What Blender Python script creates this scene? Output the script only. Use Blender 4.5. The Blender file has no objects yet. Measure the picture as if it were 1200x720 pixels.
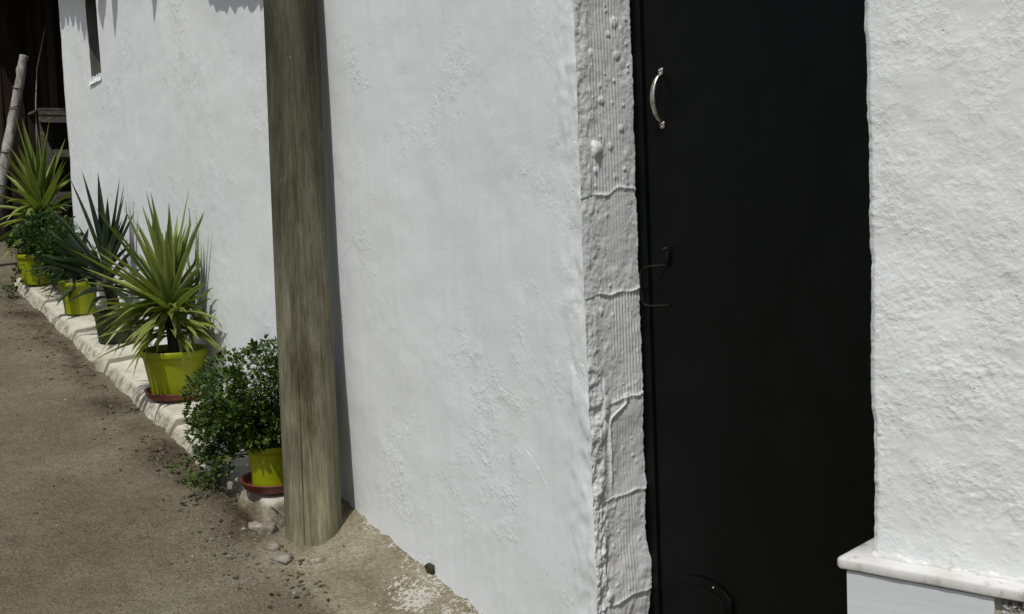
import bpy, bmesh, math, random
from mathutils import Vector, Matrix, noise
from math import sin, cos, pi, radians, tan, sqrt, exp

scene = bpy.context.scene
COL = scene.collection
RNG = random.Random(7)

# ------------------------------------------------------------------ frames
O = Vector((-.548, 4.0)); TH = radians(33)
D = Vector((sin(TH), -cos(TH))); N = Vector((-cos(TH), -sin(TH)))      # along the street wall / out to the street
TH2 = radians(48)
K = O + 2.225 * D
D2 = Vector((sin(TH2), -cos(TH2))); N2 = Vector((-cos(TH2), -sin(TH2)))
A = O + 1.38 * D
J = Vector((.78, .62)).normalized(); JN = Vector((J.y, -J.x))
E0 = A + .155 * J - .02 * N
KD = K - .17 * N2
DD = (KD - E0).normalized(); ND = Vector((DD.y, -DD.x))

def W(t, q, z): p = O + t * D + q * N; return Vector((p.x, p.y, z))
def W2(t, q, z): p = K + t * D2 + q * N2; return Vector((p.x, p.y, z))
def WJ(w, h, z): p = A + w * J + h * JN; return Vector((p.x, p.y, z))
def WD(s, q, z): p = E0 + s * DD + q * ND; return Vector((p.x, p.y, z))

def sstep(a, b, x):
    x = max(0., min(1., (x - a) / (b - a))); return x * x * (3 - 2 * x)
def nz(x, y, z=0.): return noise.noise(Vector((x, y, z)))
def fbm(x, y, z=0., o=4): return noise.fractal(Vector((x, y, z)), 1.0, 2.0, o)

def zb(t):
    if t < -8: return .537 + .16 * 8 + .05 * (-8 - t)
    if t > 5: return .537 - .16 * 5 - .04 * (t - 5)
    return .537 - .16 * t

# ------------------------------------------------------------------ mesh helpers
def obj(name, verts, faces, mat, parent=None, smooth=True, loc=None):
    me = bpy.data.meshes.new(name)
    if loc is not None:
        L = Vector(loc); verts = [Vector(v) - L for v in verts]
    me.from_pydata([tuple(v) for v in verts], [], faces)
    me.update()
    bm = bmesh.new(); bm.from_mesh(me); bmesh.ops.recalc_face_normals(bm, faces=bm.faces); bm.to_mesh(me); bm.free()
    if smooth: me.polygons.foreach_set('use_smooth', [True] * len(me.polygons))
    o = bpy.data.objects.new(name, me); COL.objects.link(o)
    for m in (mat if isinstance(mat, (list, tuple)) else [mat]): me.materials.append(m)
    if parent is not None:
        o.parent = parent
        if loc is not None: o.location = Vector(loc) - parent.location
        else: o.matrix_parent_inverse = Matrix.Translation(-parent.location)
    elif loc is not None: o.location = loc
    return o

def tag(o, label=None, cat=None, group=None, kind=None):
    if label: o['label'] = label
    if cat: o['category'] = cat
    if group: o['group'] = group
    if kind: o['kind'] = kind
    return o

def thing(name, loc, label, cat, group=None):
    o = bpy.data.objects.new(name, None); COL.objects.link(o); o.location = loc
    o.empty_display_size = .1
    return tag(o, label, cat, group)

def grid(fn, us, vs):
    V = [fn(u, v) for v in vs for u in us]; n = len(us)
    F = [(j * n + i, j * n + i + 1, (j + 1) * n + i + 1, (j + 1) * n + i) for j in range(len(vs) - 1) for i in range(n - 1)]
    return V, F

def lin(a, b, n): return [a + (b - a) * i / (n - 1) for i in range(n)]

def join(*parts):
    V, F = [], []
    for v, f in parts:
        k = len(V); V += list(v); F += [tuple(i + k for i in q) for q in f]
    return V, F

def box(fn, a0, a1, b0, b1, c0, c1):
    V = [fn(a, b, c) for c in (c0, c1) for b in (b0, b1) for a in (a0, a1)]
    return V, [(0, 1, 3, 2), (4, 6, 7, 5), (0, 4, 5, 1), (2, 3, 7, 6), (0, 2, 6, 4), (1, 5, 7, 3)]

def bevel(o, w=.004, seg=3):
    m = o.modifiers.new('bevel', 'BEVEL'); m.width = w; m.segments = seg; m.limit_method = 'ANGLE'; m.angle_limit = radians(40)
    return o

def tube(pts, rad, n=8, cap=True):
    pts = [Vector(p) for p in pts]; V, F = [], []
    up = Vector((.3, .2, .9))
    for i, p in enumerate(pts):
        d = (pts[min(i + 1, len(pts) - 1)] - pts[max(i - 1, 0)]).normalized()
        a = d.cross(up)
        if a.length < .05: a = d.cross(Vector((1, 0, 0)))
        a.normalize(); b = d.cross(a)
        r = rad[i] if isinstance(rad, (list, tuple)) else rad
        for k in range(n):
            th = 2 * pi * k / n; V.append(p + a * (r * cos(th)) + b * (r * sin(th)))
    for i in range(len(pts) - 1):
        for k in range(n):
            F.append((i * n + k, i * n + (k + 1) % n, (i + 1) * n + (k + 1) % n, (i + 1) * n + k))
    if cap: F.append(tuple(range(n))); F.append(tuple(range((len(pts) - 1) * n, len(pts) * n)))
    return V, F

def lathe(prof, c, n=48, tilt=None):
    V, F = [], []
    for r, z in prof:
        for k in range(n):
            th = 2 * pi * k / n; v = Vector((r * cos(th), r * sin(th), z))
            if tilt is not None: v = tilt @ v
            V.append(v + c)
    for i in range(len(prof) - 1):
        for k in range(n):
            F.append((i * n + k, i * n + (k + 1) % n, (i + 1) * n + (k + 1) % n, (i + 1) * n + k))
    if prof[0][0] > 1e-4: F.append(tuple(range(n)))
    if prof[-1][0] > 1e-4: F.append(tuple(range((len(prof) - 1) * n, len(prof) * n)))
    return V, F

# ------------------------------------------------------------------ materials
class Mat:
    def __init__(s, name, rough=.8, spec=.3):
        s.m = bpy.data.materials.new(name); s.m.use_nodes = True; s.t = s.m.node_tree; s.L = s.t.links
        s.b = s.t.nodes['Principled BSDF']; s.b.inputs['Roughness'].default_value = rough
        s.b.inputs['Specular IOR Level'].default_value = spec
        s.tc = s.t.nodes.new('ShaderNodeTexCoord')
    def put(s, sock, v):
        if isinstance(v, bpy.types.NodeSocket): s.L.new(v, sock)
        elif isinstance(v, (tuple, list)) and len(v) == 3 and sock.type == 'RGBA': sock.default_value = (*v, 1)
        else: sock.default_value = v
    def coord(s, scale=(1, 1, 1), rot=(0, 0, 0), loc=(0, 0, 0)):
        n = s.t.nodes.new('ShaderNodeMapping'); s.L.new(s.tc.outputs['Object'], n.inputs['Vector'])
        n.inputs['Scale'].default_value = scale; n.inputs['Rotation'].default_value = rot; n.inputs['Location'].default_value = loc
        return n.outputs[0]
    def noise(s, scale, co=None, detail=5, rough=.6, dist=0.):
        n = s.t.nodes.new('ShaderNodeTexNoise'); s.put(n.inputs['Vector'], co or s.tc.outputs['Object'])
        n.inputs['Scale'].default_value = scale; n.inputs['Detail'].default_value = detail
        n.inputs['Roughness'].default_value = rough; n.inputs['Distortion'].default_value = dist
        return n.outputs['Fac']
    def voro(s, scale, co=None, feature='F1', out='Distance', rnd=1.):
        n = s.t.nodes.new('ShaderNodeTexVoronoi'); n.feature = feature; s.put(n.inputs['Vector'], co or s.tc.outputs['Object'])
        n.inputs['Scale'].default_value = scale; n.inputs['Randomness'].default_value = rnd
        return n.outputs[out]
    def ramp(s, f, stops, interp='LINEAR'):
        n = s.t.nodes.new('ShaderNodeValToRGB'); s.put(n.inputs[0], f); e = n.color_ramp; e.interpolation = interp
        while len(e.elements) < len(stops): e.elements.new(.5)
        for el, (p, c) in zip(e.elements, stops):
            el.position = p; el.color = (c, c, c, 1) if not isinstance(c, tuple) else (*c, 1)
        return n.outputs[0]
    def mix(s, f, a, b, mode='MIX'):
        n = s.t.nodes.new('ShaderNodeMix'); n.data_type = 'RGBA'; n.blend_type = mode
        s.put(n.inputs[0], f); s.put(n.inputs[6], a); s.put(n.inputs[7], b); return n.outputs[2]
    def math(s, op, a, b=0., clamp=False):
        n = s.t.nodes.new('ShaderNodeMath'); n.operation = op; n.use_clamp = clamp
        s.put(n.inputs[0], a); s.put(n.inputs[1], b); return n.outputs[0]
    def vec(s, scale):
        n = s.t.nodes.new('ShaderNodeTexNoise'); s.L.new(s.tc.outputs['Object'], n.inputs['Vector']); n.inputs['Scale'].default_value = scale; n.inputs['Detail'].default_value = 5
        return n.outputs['Color']
    def attr(s, name, out='Fac'):
        n = s.t.nodes.new('ShaderNodeAttribute'); n.attribute_name = name; return n.outputs[out]
    def sep(s, co):
        n = s.t.nodes.new('ShaderNodeSeparateXYZ'); s.put(n.inputs[0], co); return n.outputs
    def bump(s, h, strength=1., dist=.01, prev=None):
        n = s.t.nodes.new('ShaderNodeBump'); s.put(n.inputs['Height'], h)
        n.inputs['Strength'].default_value = strength; n.inputs['Distance'].default_value = dist
        if prev is not None: s.L.new(prev, n.inputs['Normal'])
        return n.outputs[0]
    def done(s, col=None, normal=None, rough=None):
        if col is not None: s.put(s.b.inputs['Base Color'], col)
        if normal is not None: s.L.new(normal, s.b.inputs['Normal'])
        if rough is not None: s.put(s.b.inputs['Roughness'], rough)
        return s.m

def plaster(name, base, coarse, patch_lo, patch_hi, fine=.0012):
    m = Mat(name, .9, .15)
    patch = m.ramp(m.noise(2.3, detail=3), [(patch_lo, 0.), (patch_hi, 1.)])
    patch2 = m.ramp(m.noise(9, detail=5, rough=.65), [(.44, 0.), (.66, 1.)])
    mask = m.math('MULTIPLY', patch, patch2)
    grain = m.noise(260, detail=3)
    mid = m.noise(55 if name[0] == 'l' else 120, detail=6, rough=.62)
    lumps = m.voro(75, feature='SMOOTH_F1')
    n1 = m.bump(grain, .35, fine)
    if name[0] != 'l': mid = m.math('MULTIPLY', mid, m.ramp(m.noise(4.5, detail=4), [(.38, .25), (.6, 1.)]))
    n2 = m.bump(mid,   .22 if name[0] == 'l' else .4, .0032, n1)
    pit = m.math('MULTIPLY', m.math('ADD', m.noise(110, detail=4, rough=.7), lumps), mask)
    n3 = m.bump(pit, 1., coarse, n2)
    trowel = m.noise(9, m.coord((1, 1, .45)), detail=4)
    n4 = m.bump(trowel, .12, .008, n3)
    # pock marks: small dark flecks where the limewash has fallen off
    fleck = m.ramp(m.math('ADD', m.voro(30), m.math('MULTIPLY', m.noise(90, detail=2), .12)), [(.0, 1.), (.10, 1.), (.13, 0.)])
    fm = m.math('MULTIPLY', fleck, m.ramp(m.noise(3.1, detail=2), [(.54, 0.), (.62, 1.)]))
    n5 = m.bump(m.math('SUBTRACT', 1., fm), .8, .006, n4)
    wash = m.ramp(m.noise(1.3, m.coord((1, 1, .6)), detail=6, rough=.65), [(.3, .93), (.5, .985), (.7, 1.)])
    col = m.mix(1., base, wash, 'MULTIPLY')
    warm = m.ramp(m.noise(.8, m.coord(loc=(3, 1, 2)), detail=3), [(.45, 0.), (.65, 1.)])
    col = m.mix(m.math('MULTIPLY', warm, .35), col, (base[0] * 1.0, base[1] * .985, base[2] * .95))
    brush = m.ramp(m.noise(30, m.coord((1, 1, .06)), detail=3), [(.35, .965), (.6, 1.)])
    col = m.mix(1., col, brush, 'MULTIPLY')
    col = m.mix(m.math('MULTIPLY', fm, .55), col, (.30, .29, .27))
    hair = m.ramp(m.voro(1.7, m.mix(.07, m.tc.outputs['Object'], m.vec(7)), feature='DISTANCE_TO_EDGE'), [(.0, 1.), (.0035, 0.)])
    hm = m.math('MULTIPLY', hair, m.ramp(m.noise(1.9, m.coord(loc=(9, 2, 4)), detail=3), [(.55, 0.), (.62, .5)]))
    if name[0] == 'l': col = m.mix(hm, col, (.40, .39, .37))
    return m.done(col, n5)

M = {}
M['wall'] = plaster('limewashed_plaster', (.795, .815, .82), .0024, .50, .64)
M['rough'] = plaster('roughcast_plaster', (.81, .825, .828), .0020, .1, .4)

m = Mat('painted_brick', .85, .2)
g = m.noise(190, detail=4); l = m.noise(38, detail=5, rough=.65)
nn = m.bump(l, .3, .004, m.bump(g, .4, .001))
c = m.ramp(m.noise(14, detail=6, rough=.7), [(.3, (.70, .70, .685)), (.5, (.775, .785, .785)), (.7, (.81, .82, .82))])
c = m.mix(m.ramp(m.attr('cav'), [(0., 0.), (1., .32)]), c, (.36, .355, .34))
M['brick'] = m.done(c, nn)

m = Mat('black_gloss_paint', .38, .10)
nn = m.bump(m.noise(7, detail=3), .25, .01, m.bump(m.noise(160, detail=3), .25, .0006))
dust = m.ramp(m.noise(5, m.coord((1, 1, .5)), detail=6, rough=.7), [(.35, (.0028, .0034, .0032)), (.7, (.0048, .0056, .0053))])
M['black'] = m.done(dust, nn, m.ramp(m.noise(9, detail=5), [(.3, .30), (.7, .5)]))
m = Mat('black_iron', .5, .14); M['iron'] = m.done(m.ramp(m.noise(90, detail=4), [(.3, (.008, .008, .0075)), (.75, (.016, .015, .014))]), m.bump(m.noise(200), .3, .0006))
m = Mat('worn_steel', .34, .5); m.b.inputs['Metallic'].default_value = 1.
M['steel'] = m.done(m.ramp(m.noise(60, detail=5), [(.35, (.34, .32, .27)), (.6, (.62, .60, .55))]), None, m.ramp(m.noise(80, detail=4), [(.3, .22), (.7, .5)]))

m = Mat('weathered_post_wood', .85, .2)
co = m.coord((1, 1, .035)); g1 = m.noise(95, co, 7, .7, .5); g2 = m.noise(330, m.coord((1, 1, .012)), 4, .6)
blot = m.noise(5, m.coord((1.4, 1.4, .5)), 5, .6)
c = m.ramp(g1, [(.25, (.085, .078, .052)), (.44, (.160, .152, .110)), (.58, (.198, .191, .146)), (.78, (.275, .268, .205))])
damp = m.ramp(blot, [(.35, (.42, .41, .38)), (.55, (.85, .86, .82)), (.7, (1.08, 1.07, 1.0))])
c = m.mix(1., c, damp, 'MULTIPLY')
band = m.ramp(m.noise(17, m.coord((1, 1, .05), loc=(2, 0, 0)), 3, .5), [(.34, (.66, .65, .62)), (.52, (1., 1., 1.)), (.68, (1.14, 1.14, 1.16))])
c = m.mix(1., c, band, 'MULTIPLY')
fineg = m.ramp(g2, [(.34, .68), (.5, 1.), (.66, 1.22)])
c = m.mix(1., c, fineg, 'MULTIPLY')
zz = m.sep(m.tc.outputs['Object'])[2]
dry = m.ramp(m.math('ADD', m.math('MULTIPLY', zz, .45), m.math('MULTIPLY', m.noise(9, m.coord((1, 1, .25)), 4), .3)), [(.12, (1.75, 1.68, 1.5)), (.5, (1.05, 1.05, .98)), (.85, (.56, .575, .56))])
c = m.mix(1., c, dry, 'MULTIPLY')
alg = m.ramp(m.noise(3.2, m.coord((1, 1, .4), loc=(4, 2, 1)), 4), [(.5, 0.), (.7, .5)])
c = m.mix(alg, c, (.075, .085, .052))
c = m.mix(m.ramp(m.voro(34, m.coord((1, 1, .30))), [(.03, .7), (.07, 0.)]), c, (.36, .36, .33))
c = m.mix(m.math('MULTIPLY', m.attr('crk'), .85), c, (.022, .020, .015))
knot = m.ramp(m.voro(3.1, m.coord((2.2, 2.2, 1.), loc=(.3, .1, .35))), [(.04, .8), (.10, 0.)])
c = m.mix(knot, c, (.04, .034, .024))
nn = m.bump(g2, .6, .0025, m.bump(g1, .7, .006))
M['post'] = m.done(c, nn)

m = Mat('road_dirt', .95, .1)
gmask = m.noise(1.6, detail=6, rough=.6)
c = m.ramp(gmask, [(.32, (.142, .118, .078)), (.5, (.188, .161, .110)), (.68, (.236, .208, .150))])
sp = m.ramp(m.noise(105, detail=7, rough=.85), [(.34, .50), (.5, .98), (.68, 1.5)])
c = m.mix(1., c, sp, 'MULTIPLY')
clod = m.ramp(m.noise(21, detail=6, rough=.7), [(.32, .82), (.5, 1.), (.68, 1.14)])
c = m.mix(1., c, clod, 'MULTIPLY')
chip = m.ramp(m.voro(85), [(.05, 1.), (.11, 0.)])
chm = m.math('MULTIPLY', chip, m.ramp(m.noise(17, detail=3), [(.5, 0.), (.62, .75)]))
c = m.mix(chm, c, (.30, .275, .23))
dk = m.ramp(m.voro(60, m.coord(loc=(5, 5, 5))), [(.04, .7), (.10, 0.)])
c = m.mix(m.math('MULTIPLY', dk, m.ramp(m.noise(9), [(.5, 0.), (.6, 1.)])), c, (.035, .028, .022))
conc = m.mix(1., m.ramp(m.noise(5, detail=7, rough=.65), [(.32, (.19, .158, .098)), (.5, (.285, .252, .175)), (.66, (.37, .34, .255))]), m.ramp(m.noise(70, detail=7, rough=.85), [(.34, .55), (.5, 1.), (.68, 1.38)]), 'MULTIPLY')
c = m.mix(m.attr('apron'), c, conc)
soil = m.ramp(m.noise(38, detail=6, rough=.7), [(.35, (.035, .026, .016)), (.55, (.085, .066, .042)), (.75, (.20, .165, .11))])
c = m.mix(m.attr('litter'), c, soil)
chipc = m.sep(m.voro(125, m.mix(.025, m.tc.outputs['Object'], m.vec(40)), out='Color'))[0]
sm = m.math('MULTIPLY', m.ramp(m.attr('splash'), [(.02, 0.), (.10, 1.)]), m.ramp(m.math('SUBTRACT', m.math('ADD', m.attr('splash'), m.math('MULTIPLY', m.math('SUBTRACT', m.noise(22, detail=5, rough=.7), .55), 1.5)), chipc), [(.02, 0.), (.06, 1.)]))
c = m.mix(sm, c, (.56, .53, .46))
pb = m.voro(120, feature='SMOOTH_F1')
nn = m.bump(m.noise(34, detail=6, rough=.65), .7, .016, m.bump(m.math('ADD', pb, m.noise(200, detail=4)), 1., .007))
M['road'] = m.done(c, nn)

m = Mat('limewashed_ledge', .9, .15)
c = m.ramp(m.noise(7, detail=6, rough=.65), [(.3, (.34, .31, .225)), (.46, (.52, .495, .40)), (.7, (.63, .61, .52))])
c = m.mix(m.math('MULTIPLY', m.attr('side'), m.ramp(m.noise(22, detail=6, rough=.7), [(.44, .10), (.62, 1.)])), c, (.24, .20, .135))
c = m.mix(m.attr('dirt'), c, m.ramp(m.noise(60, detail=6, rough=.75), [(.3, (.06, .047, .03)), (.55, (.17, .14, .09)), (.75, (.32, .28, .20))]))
c = m.mix(m.ramp(m.noise(48, detail=5, rough=.7), [(.6, 0.), (.72, .7)]), c, (.17, .14, .10))
c = m.mix(m.attr('crack'), c, (.13, .11, .085))
nn = m.bump(m.noise(28, detail=6, rough=.65), .7, .012, m.bump(m.noise(160, detail=4), .6, .003))
M['ledge'] = m.done(c, nn)

m = Mat('white_marble', .42, .4)
v = m.noise(6, detail=8, rough=.6, dist=1.8)
c = m.ramp(v, [(.35, (.56, .555, .52)), (.5, (.66, .655, .63)), (.68, (.71, .71, .69))])
grime = m.math('MULTIPLY', m.ramp(m.noise(34, detail=6, rough=.7), [(.52, 0.), (.6, 1.)]), m.ramp(m.noise(9, m.coord(loc=(2, 7, 0)), detail=2), [(.5, 0.), (.58, .85)]))
c = m.mix(grime, c, (.33, .30, .22))
M['marble'] = m.done(c, m.bump(m.noise(70, detail=4), .2, .002))
m = Mat('brushed_white_slab', .6, .3)
c = m.ramp(m.noise(20, m.coord((.12, .12, 1)), detail=5), [(.3, (.60, .625, .635)), (.7, (.71, .73, .735))])
M['slab'] = m.done(c, m.bump(m.noise(60, m.coord((.15, .15, 1)), detail=4), .3, .002))
m = Mat('pebble_granite', .8, .3)
pc = m.voro(150, out='Color')
c = m.ramp(m.math('ADD', m.math('MULTIPLY', m.sep(pc)[0], .6), m.math('MULTIPLY', m.noise(220, detail=3), .4)), [(.2, (.06, .055, .048)), (.5, (.19, .18, .16)), (.8, (.45, .43, .40))])
M['granite'] = m.done(c, m.bump(m.voro(150), .9, .006))
m = Mat('joint_mortar', .9, .1); M['mortar'] = m.done(m.ramp(m.noise(80, detail=5), [(.3, (.30, .28, .22)), (.7, (.48, .46, .39))]), m.bump(m.noise(120, detail=4), .6, .004))

def plastic(name, a, b, rough):
    m = Mat(name, rough, .4)
    c = m.ramp(m.noise(9, m.coord((1, 1, .3)), detail=5), [(.3, a), (.7, b)])
    dirt = m.ramp(m.noise(22, detail=6, rough=.7), [(.58, 0.), (.75, .45)])
    c = m.mix(dirt, c, (a[0] * .55 + .02, a[1] * .5 + .02, a[2] * .5 + .015))
    return m.done(c, m.bump(m.noise(40, m.coord((1, 1, .2)), detail=3), .15, .003))
M['pot'] = plastic('chartreuse_plastic', (.235, .275, .0015), (.315, .345, .002), .45)
M['potshade'] = plastic('shade_dark_green_plastic', (.014, .019, .006), (.024, .033, .009), .5)  # green darkened: leaf shade on the half-hidden pot is put into the colour
M['saucer'] = plastic('brick_red_plastic', (.13, .030, .018), (.18, .045, .026), .5)
m = Mat('potting_soil', .95, .1); M['soil'] = m.done(m.ramp(m.noise(90, detail=5), [(.3, (.012, .009, .006)), (.7, (.05, .038, .026))]), m.bump(m.noise(70, detail=5), 1., .01))

def leafmat(name, dark, light, edge, rough=.45, trans=.25, edge_amt=.6):
    m = Mat(name, rough, .35)
    r = m.attr('rnd'); u = m.attr('across')
    c = m.mix(r, dark, light)
    if edge is not None:
        c = m.mix(m.math('MULTIPLY', m.ramp(u, [(.0, .35), (.12, 0.), (.72, 0.), (1., 1.)]), edge_amt), c, edge)
    dry = m.attr('dry'); c = m.mix(dry, c, (.16, .125, .06))
    c = m.mix(1., c, m.ramp(m.noise(30, detail=4), [(.3, .8), (.7, 1.15)]), 'MULTIPLY')
    m.put(m.b.inputs['Base Color'], c)
    tr = m.t.nodes.new('ShaderNodeBsdfTranslucent'); m.put(tr.inputs['Color'], m.mix(1., c, (1.1, 1.25, .6), 'MULTIPLY'))
    mx = m.t.nodes.new('ShaderNodeMixShader'); mx.inputs[0].default_value = trans
    out = m.t.nodes['Material Output']
    m.L.new(m.b.outputs[0], mx.inputs[1]); m.L.new(tr.outputs[0], mx.inputs[2]); m.L.new(mx.outputs[0], out.inputs['Surface'])
    return m.m
M['yucca_light'] = leafmat('yucca_leaf_light', (.110, .145, .022), (.255, .290, .068), (.42, .44, .17))
M['yucca_far'] = leafmat('yucca_leaf_far', (.105, .150, .018), (.22, .28, .045), (.33, .36, .11))
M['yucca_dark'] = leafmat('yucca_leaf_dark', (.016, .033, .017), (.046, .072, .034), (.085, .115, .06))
M['shrub'] = leafmat('shrub_leaf', (.018, .044, .007), (.105, .160, .022), None, .5, .2)
M['shrub_far'] = leafmat('shrub_leaf_far', (.018, .048, .009), (.058, .115, .018), None, .5, .2)
m = Mat('stem_bark', .9, .1); M['stem'] = m.done(m.ramp(m.noise(45, m.coord((1, 1, .4)), detail=5), [(.3, (.03, .026, .016)), (.7, (.10, .085, .055))]), m.bump(m.noise(60, m.coord((1, 1, 2.5)), detail=4), .8, .008))

m = Mat('dark_shed_boards', .9, .1)
c = m.ramp(m.noise(28, m.coord((1, 1, .05)), 6, .65), [(.3, (.014, .010, .008)), (.6, (.036, .026, .021)), (.8, (.06, .046, .037))])
M['shed'] = m.done(c, m.bump(m.noise(50, m.coord((1, 1, .05)), detail=5), .7, .006))
m = Mat('grey_old_wood', .9, .1)
c = m.ramp(m.noise(30, m.coord((1, 1, .2)), 6, .7), [(.3, (.16, .15, .13)), (.55, (.36, .345, .31)), (.75, (.52, .50, .46))])
c = m.mix(m.ramp(m.noise(16, detail=5, rough=.7), [(.58, 0.), (.68, .8)]), c, (.05, .042, .034))
M['grey_wood'] = m.done(c, m.bump(m.noise(60, m.coord((1, 1, .3)), detail=5), .8, .008))
m = Mat('dim_crate_wood', .9, .1)
c = m.ramp(m.noise(30, m.coord((.4, .4, 1)), 6, .7), [(.3, (.06, .053, .043)), (.55, (.12, .108, .09)), (.75, (.20, .185, .155))])
M['crate_wood'] = m.done(c, m.bump(m.noise(60, m.coord((.4, .4, 1)), detail=5), .8, .008))
m = Mat('terracotta', .85, .2)
M['tile'] = m.done(m.ramp(m.noise(14, detail=6), [(.3, (.20, .085, .045)), (.7, (.33, .16, .09))]), m.bump(m.noise(50, detail=4), .5, .004))
m = Mat('rubble_stone', .9, .15)
M['stone'] = m.done(m.ramp(m.noise(14, detail=7, rough=.7), [(.3, (.13, .115, .085)), (.55, (.25, .225, .18)), (.75, (.42, .39, .33))]), m.bump(m.noise(55, detail=5), .7, .006))
m = Mat('mossy_lump', .95, .1)
M['moss'] = m.done(m.ramp(m.noise(60, detail=6, rough=.7), [(.35, (.02, .02, .012)), (.6, (.07, .072, .04)), (.8, (.17, .16, .11))]), m.bump(m.noise(90, detail=5), .9, .006))
m = Mat('stone_with_old_limewash', .9, .15)
M['whitestone'] = m.done(m.ramp(m.noise(26, detail=7, rough=.7), [(.35, (.15, .125, .085)), (.52, (.30, .27, .20)), (.72, (.56, .53, .45))]), m.bump(m.noise(55, detail=5), .7, .006))
m = Mat('gravel_mix', .9, .15)
M['gravel'] = m.done(m.mix(m.attr('rnd'), (.055, .045, .035), (.42, .39, .33)))
m = Mat('dry_leaf', .9, .1); M['litter'] = m.done(m.mix(m.attr('rnd'), (.030, .020, .012), (.19, .14, .075)))
m = Mat('rusty_wire', .7, .3); M['wire'] = m.done((.045, .035, .03))
m = Mat('brown_window_wood', .85, .15); M['window_wood'] = m.done(m.ramp(m.noise(40, m.coord((1, 1, .1)), 5), [(.3, (.075, .066, .056)), (.7, (.15, .138, .12))]), m.bump(m.noise(60, m.coord((1, 1, .1))), .5, .004))
m = Mat('dark_glass', .15, .5); M['pane'] = m.done((.012, .012, .014))

def setattr_f(o, name, vals):
    a = o.data.attributes.new(name, 'FLOAT', 'POINT'); a.data.foreach_set('value', vals)

# ------------------------------------------------------------------ ground: one sheet
def nonuni(pts):
    out = []
    for (a, b, st) in pts:
        n = max(1, int(round((b - a) / st)))
        out += [a + (b - a) * i / n for i in range(n)]
    return out + [pts[-1][1]]
ts = nonuni([(-60, -12, 8), (-12, -6.5, .5), (-6.5, -2, .04), (-2, 1.6, .014), (1.6, 5, .12), (5, 60, 7)])
qs = nonuni([(-60, -4, 8), (-4, -.06, .2), (-.06, .75, .014), (.75, 2.2, .04), (2.2, 6, .3), (6, 60, 8)])
def gheight(t, q):
    a = sstep(-.48, -.18, t)
    if q < 0: pr = 0.
    else: pr = -.052 * sstep(0, .24, q) - .02 * sstep(.22, .5, q)
    pl = -.052 - .02 * sstep(.3, .7, q) if q > 0 else -.052 + .052 * sstep(-.05, -.3, q)
    pr = a * pr + (1 - a) * pl
    pr += .03 * sstep(1.0, 3., q)
    h = zb(t) + pr
    if -7 < t < 3 and -.1 < q < 3:
        h += .012 * fbm(t * 2.2, q * 2.2, 1.) + .0045 * fbm(t * 11, q * 11, 5.)
        edge = exp(-((q - .34) / .12) ** 2) * (1 - a)
        h += edge * (.022 * max(0, nz(t * 4, q * 6, 9)) + .012 * max(0, nz(t * 17, q * 17, 3)))
        hole = exp(-(((t + .27) / .06) ** 2 + ((q - .27) / .05) ** 2)); h -= .045 * hole
        h += .050 * exp(-((q - .36) / .05) ** 2) * sstep(-.80, -.55, t) * (1 - sstep(-.36, -.22, t)) * (.8 + .5 * nz(t * 9, q * 9, 3))
    lip = exp(-(q / .03) ** 2) * a; h += lip * .014 * (fbm(t * 14, 0, 7) + .3)
    return h
V, F = grid(lambda t, q: W(t, q, gheight(t, q)), ts, qs)
road = obj('road', V, F, M['road']); tag(road, kind='structure', label='brown dirt and asphalt street sloping up along the white wall', cat='road')
ap, lt, spl = [], [], []
for q in qs:
    for t in ts:
        e = .35 + .10 * fbm(t * 3, q * 3, 2.) - .06 * sstep(.2, 1., t) + .1 * sstep(.5, 1.3, t)
        a = sstep(-.30, -.12, t + .08 * fbm(t * 6, q * 6, 4)) * (1 - sstep(e - .06, e + .10, q + .05 * fbm(t * 9, q * 9, 6)))
        ap.append(a)
        l = exp(-((q - .38) / (.09 + .05 * nz(t * 2, 0, 4))) ** 2) * (1 - sstep(-.35, -.1, t)) * (.45 + .9 * fbm(t * 4, q * 5, 8))
        l += .45 * exp(-(((t + .23) / .16) ** 2 + ((q - .36) / .1) ** 2))
        lt.append(max(0, min(1, l)))
        s = exp(-(((t - .62 - .15 * (q - .15)) / .17) ** 2 + ((q - .11) / .085) ** 2)) * .95 + .35 * exp(-(q / .03) ** 2) * sstep(-.1, 0, t)
        s *= sstep(-.35, .3, fbm(t * 10, q * 10, 3) + .25)
        spl.append(max(0, min(1, s)))
setattr_f(road, 'apron', ap); setattr_f(road, 'litter', lt); setattr_f(road, 'splash', spl)

# ------------------------------------------------------------------ house
house = thing('house', W(0, 0, zb(0)), 'long low whitewashed house with black door and marble capped plinth', 'house')

WIN = (-3.445, -3.215, 2.50, 2.95)
def wallq(t, z):
    q = .010 * fbm(t * 1.1, z * 1.1, 2.) + .0015 * fbm(t * 5, z * 5, 4.) + .0006 * fbm(t * 16, z * 16, 6.)
    pm = sstep(.05, .35, fbm(t * 1.7, z * 1.5, 12.)); q += pm * .0011 * fbm(t * 34, z * 34, 1.)
    e = sstep(1.17, 1.36, t + .03 * nz(z * 6, 0, 2))
    q += e * (.006 * fbm(z * 9, t * 12, 3.) + .0035 * fbm(z * 38, t * 38, 8.)) - .003 * e
    if t > 1.325: q -= .022 * (1 - sqrt(max(0., 1 - min(1, (t - 1.325) / .0475) ** 2)))
    return q
ztop = lambda t: 2.62 - .135 * (t + .95) if t < -.42 else 3.0
wt = nonuni([(-4.15, -2, .022), (-2, 1.16, .014), (1.16, 1.32, .006), (1.32, 1.372, .0026)])
NZ = 240
V, F = [], []
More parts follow.
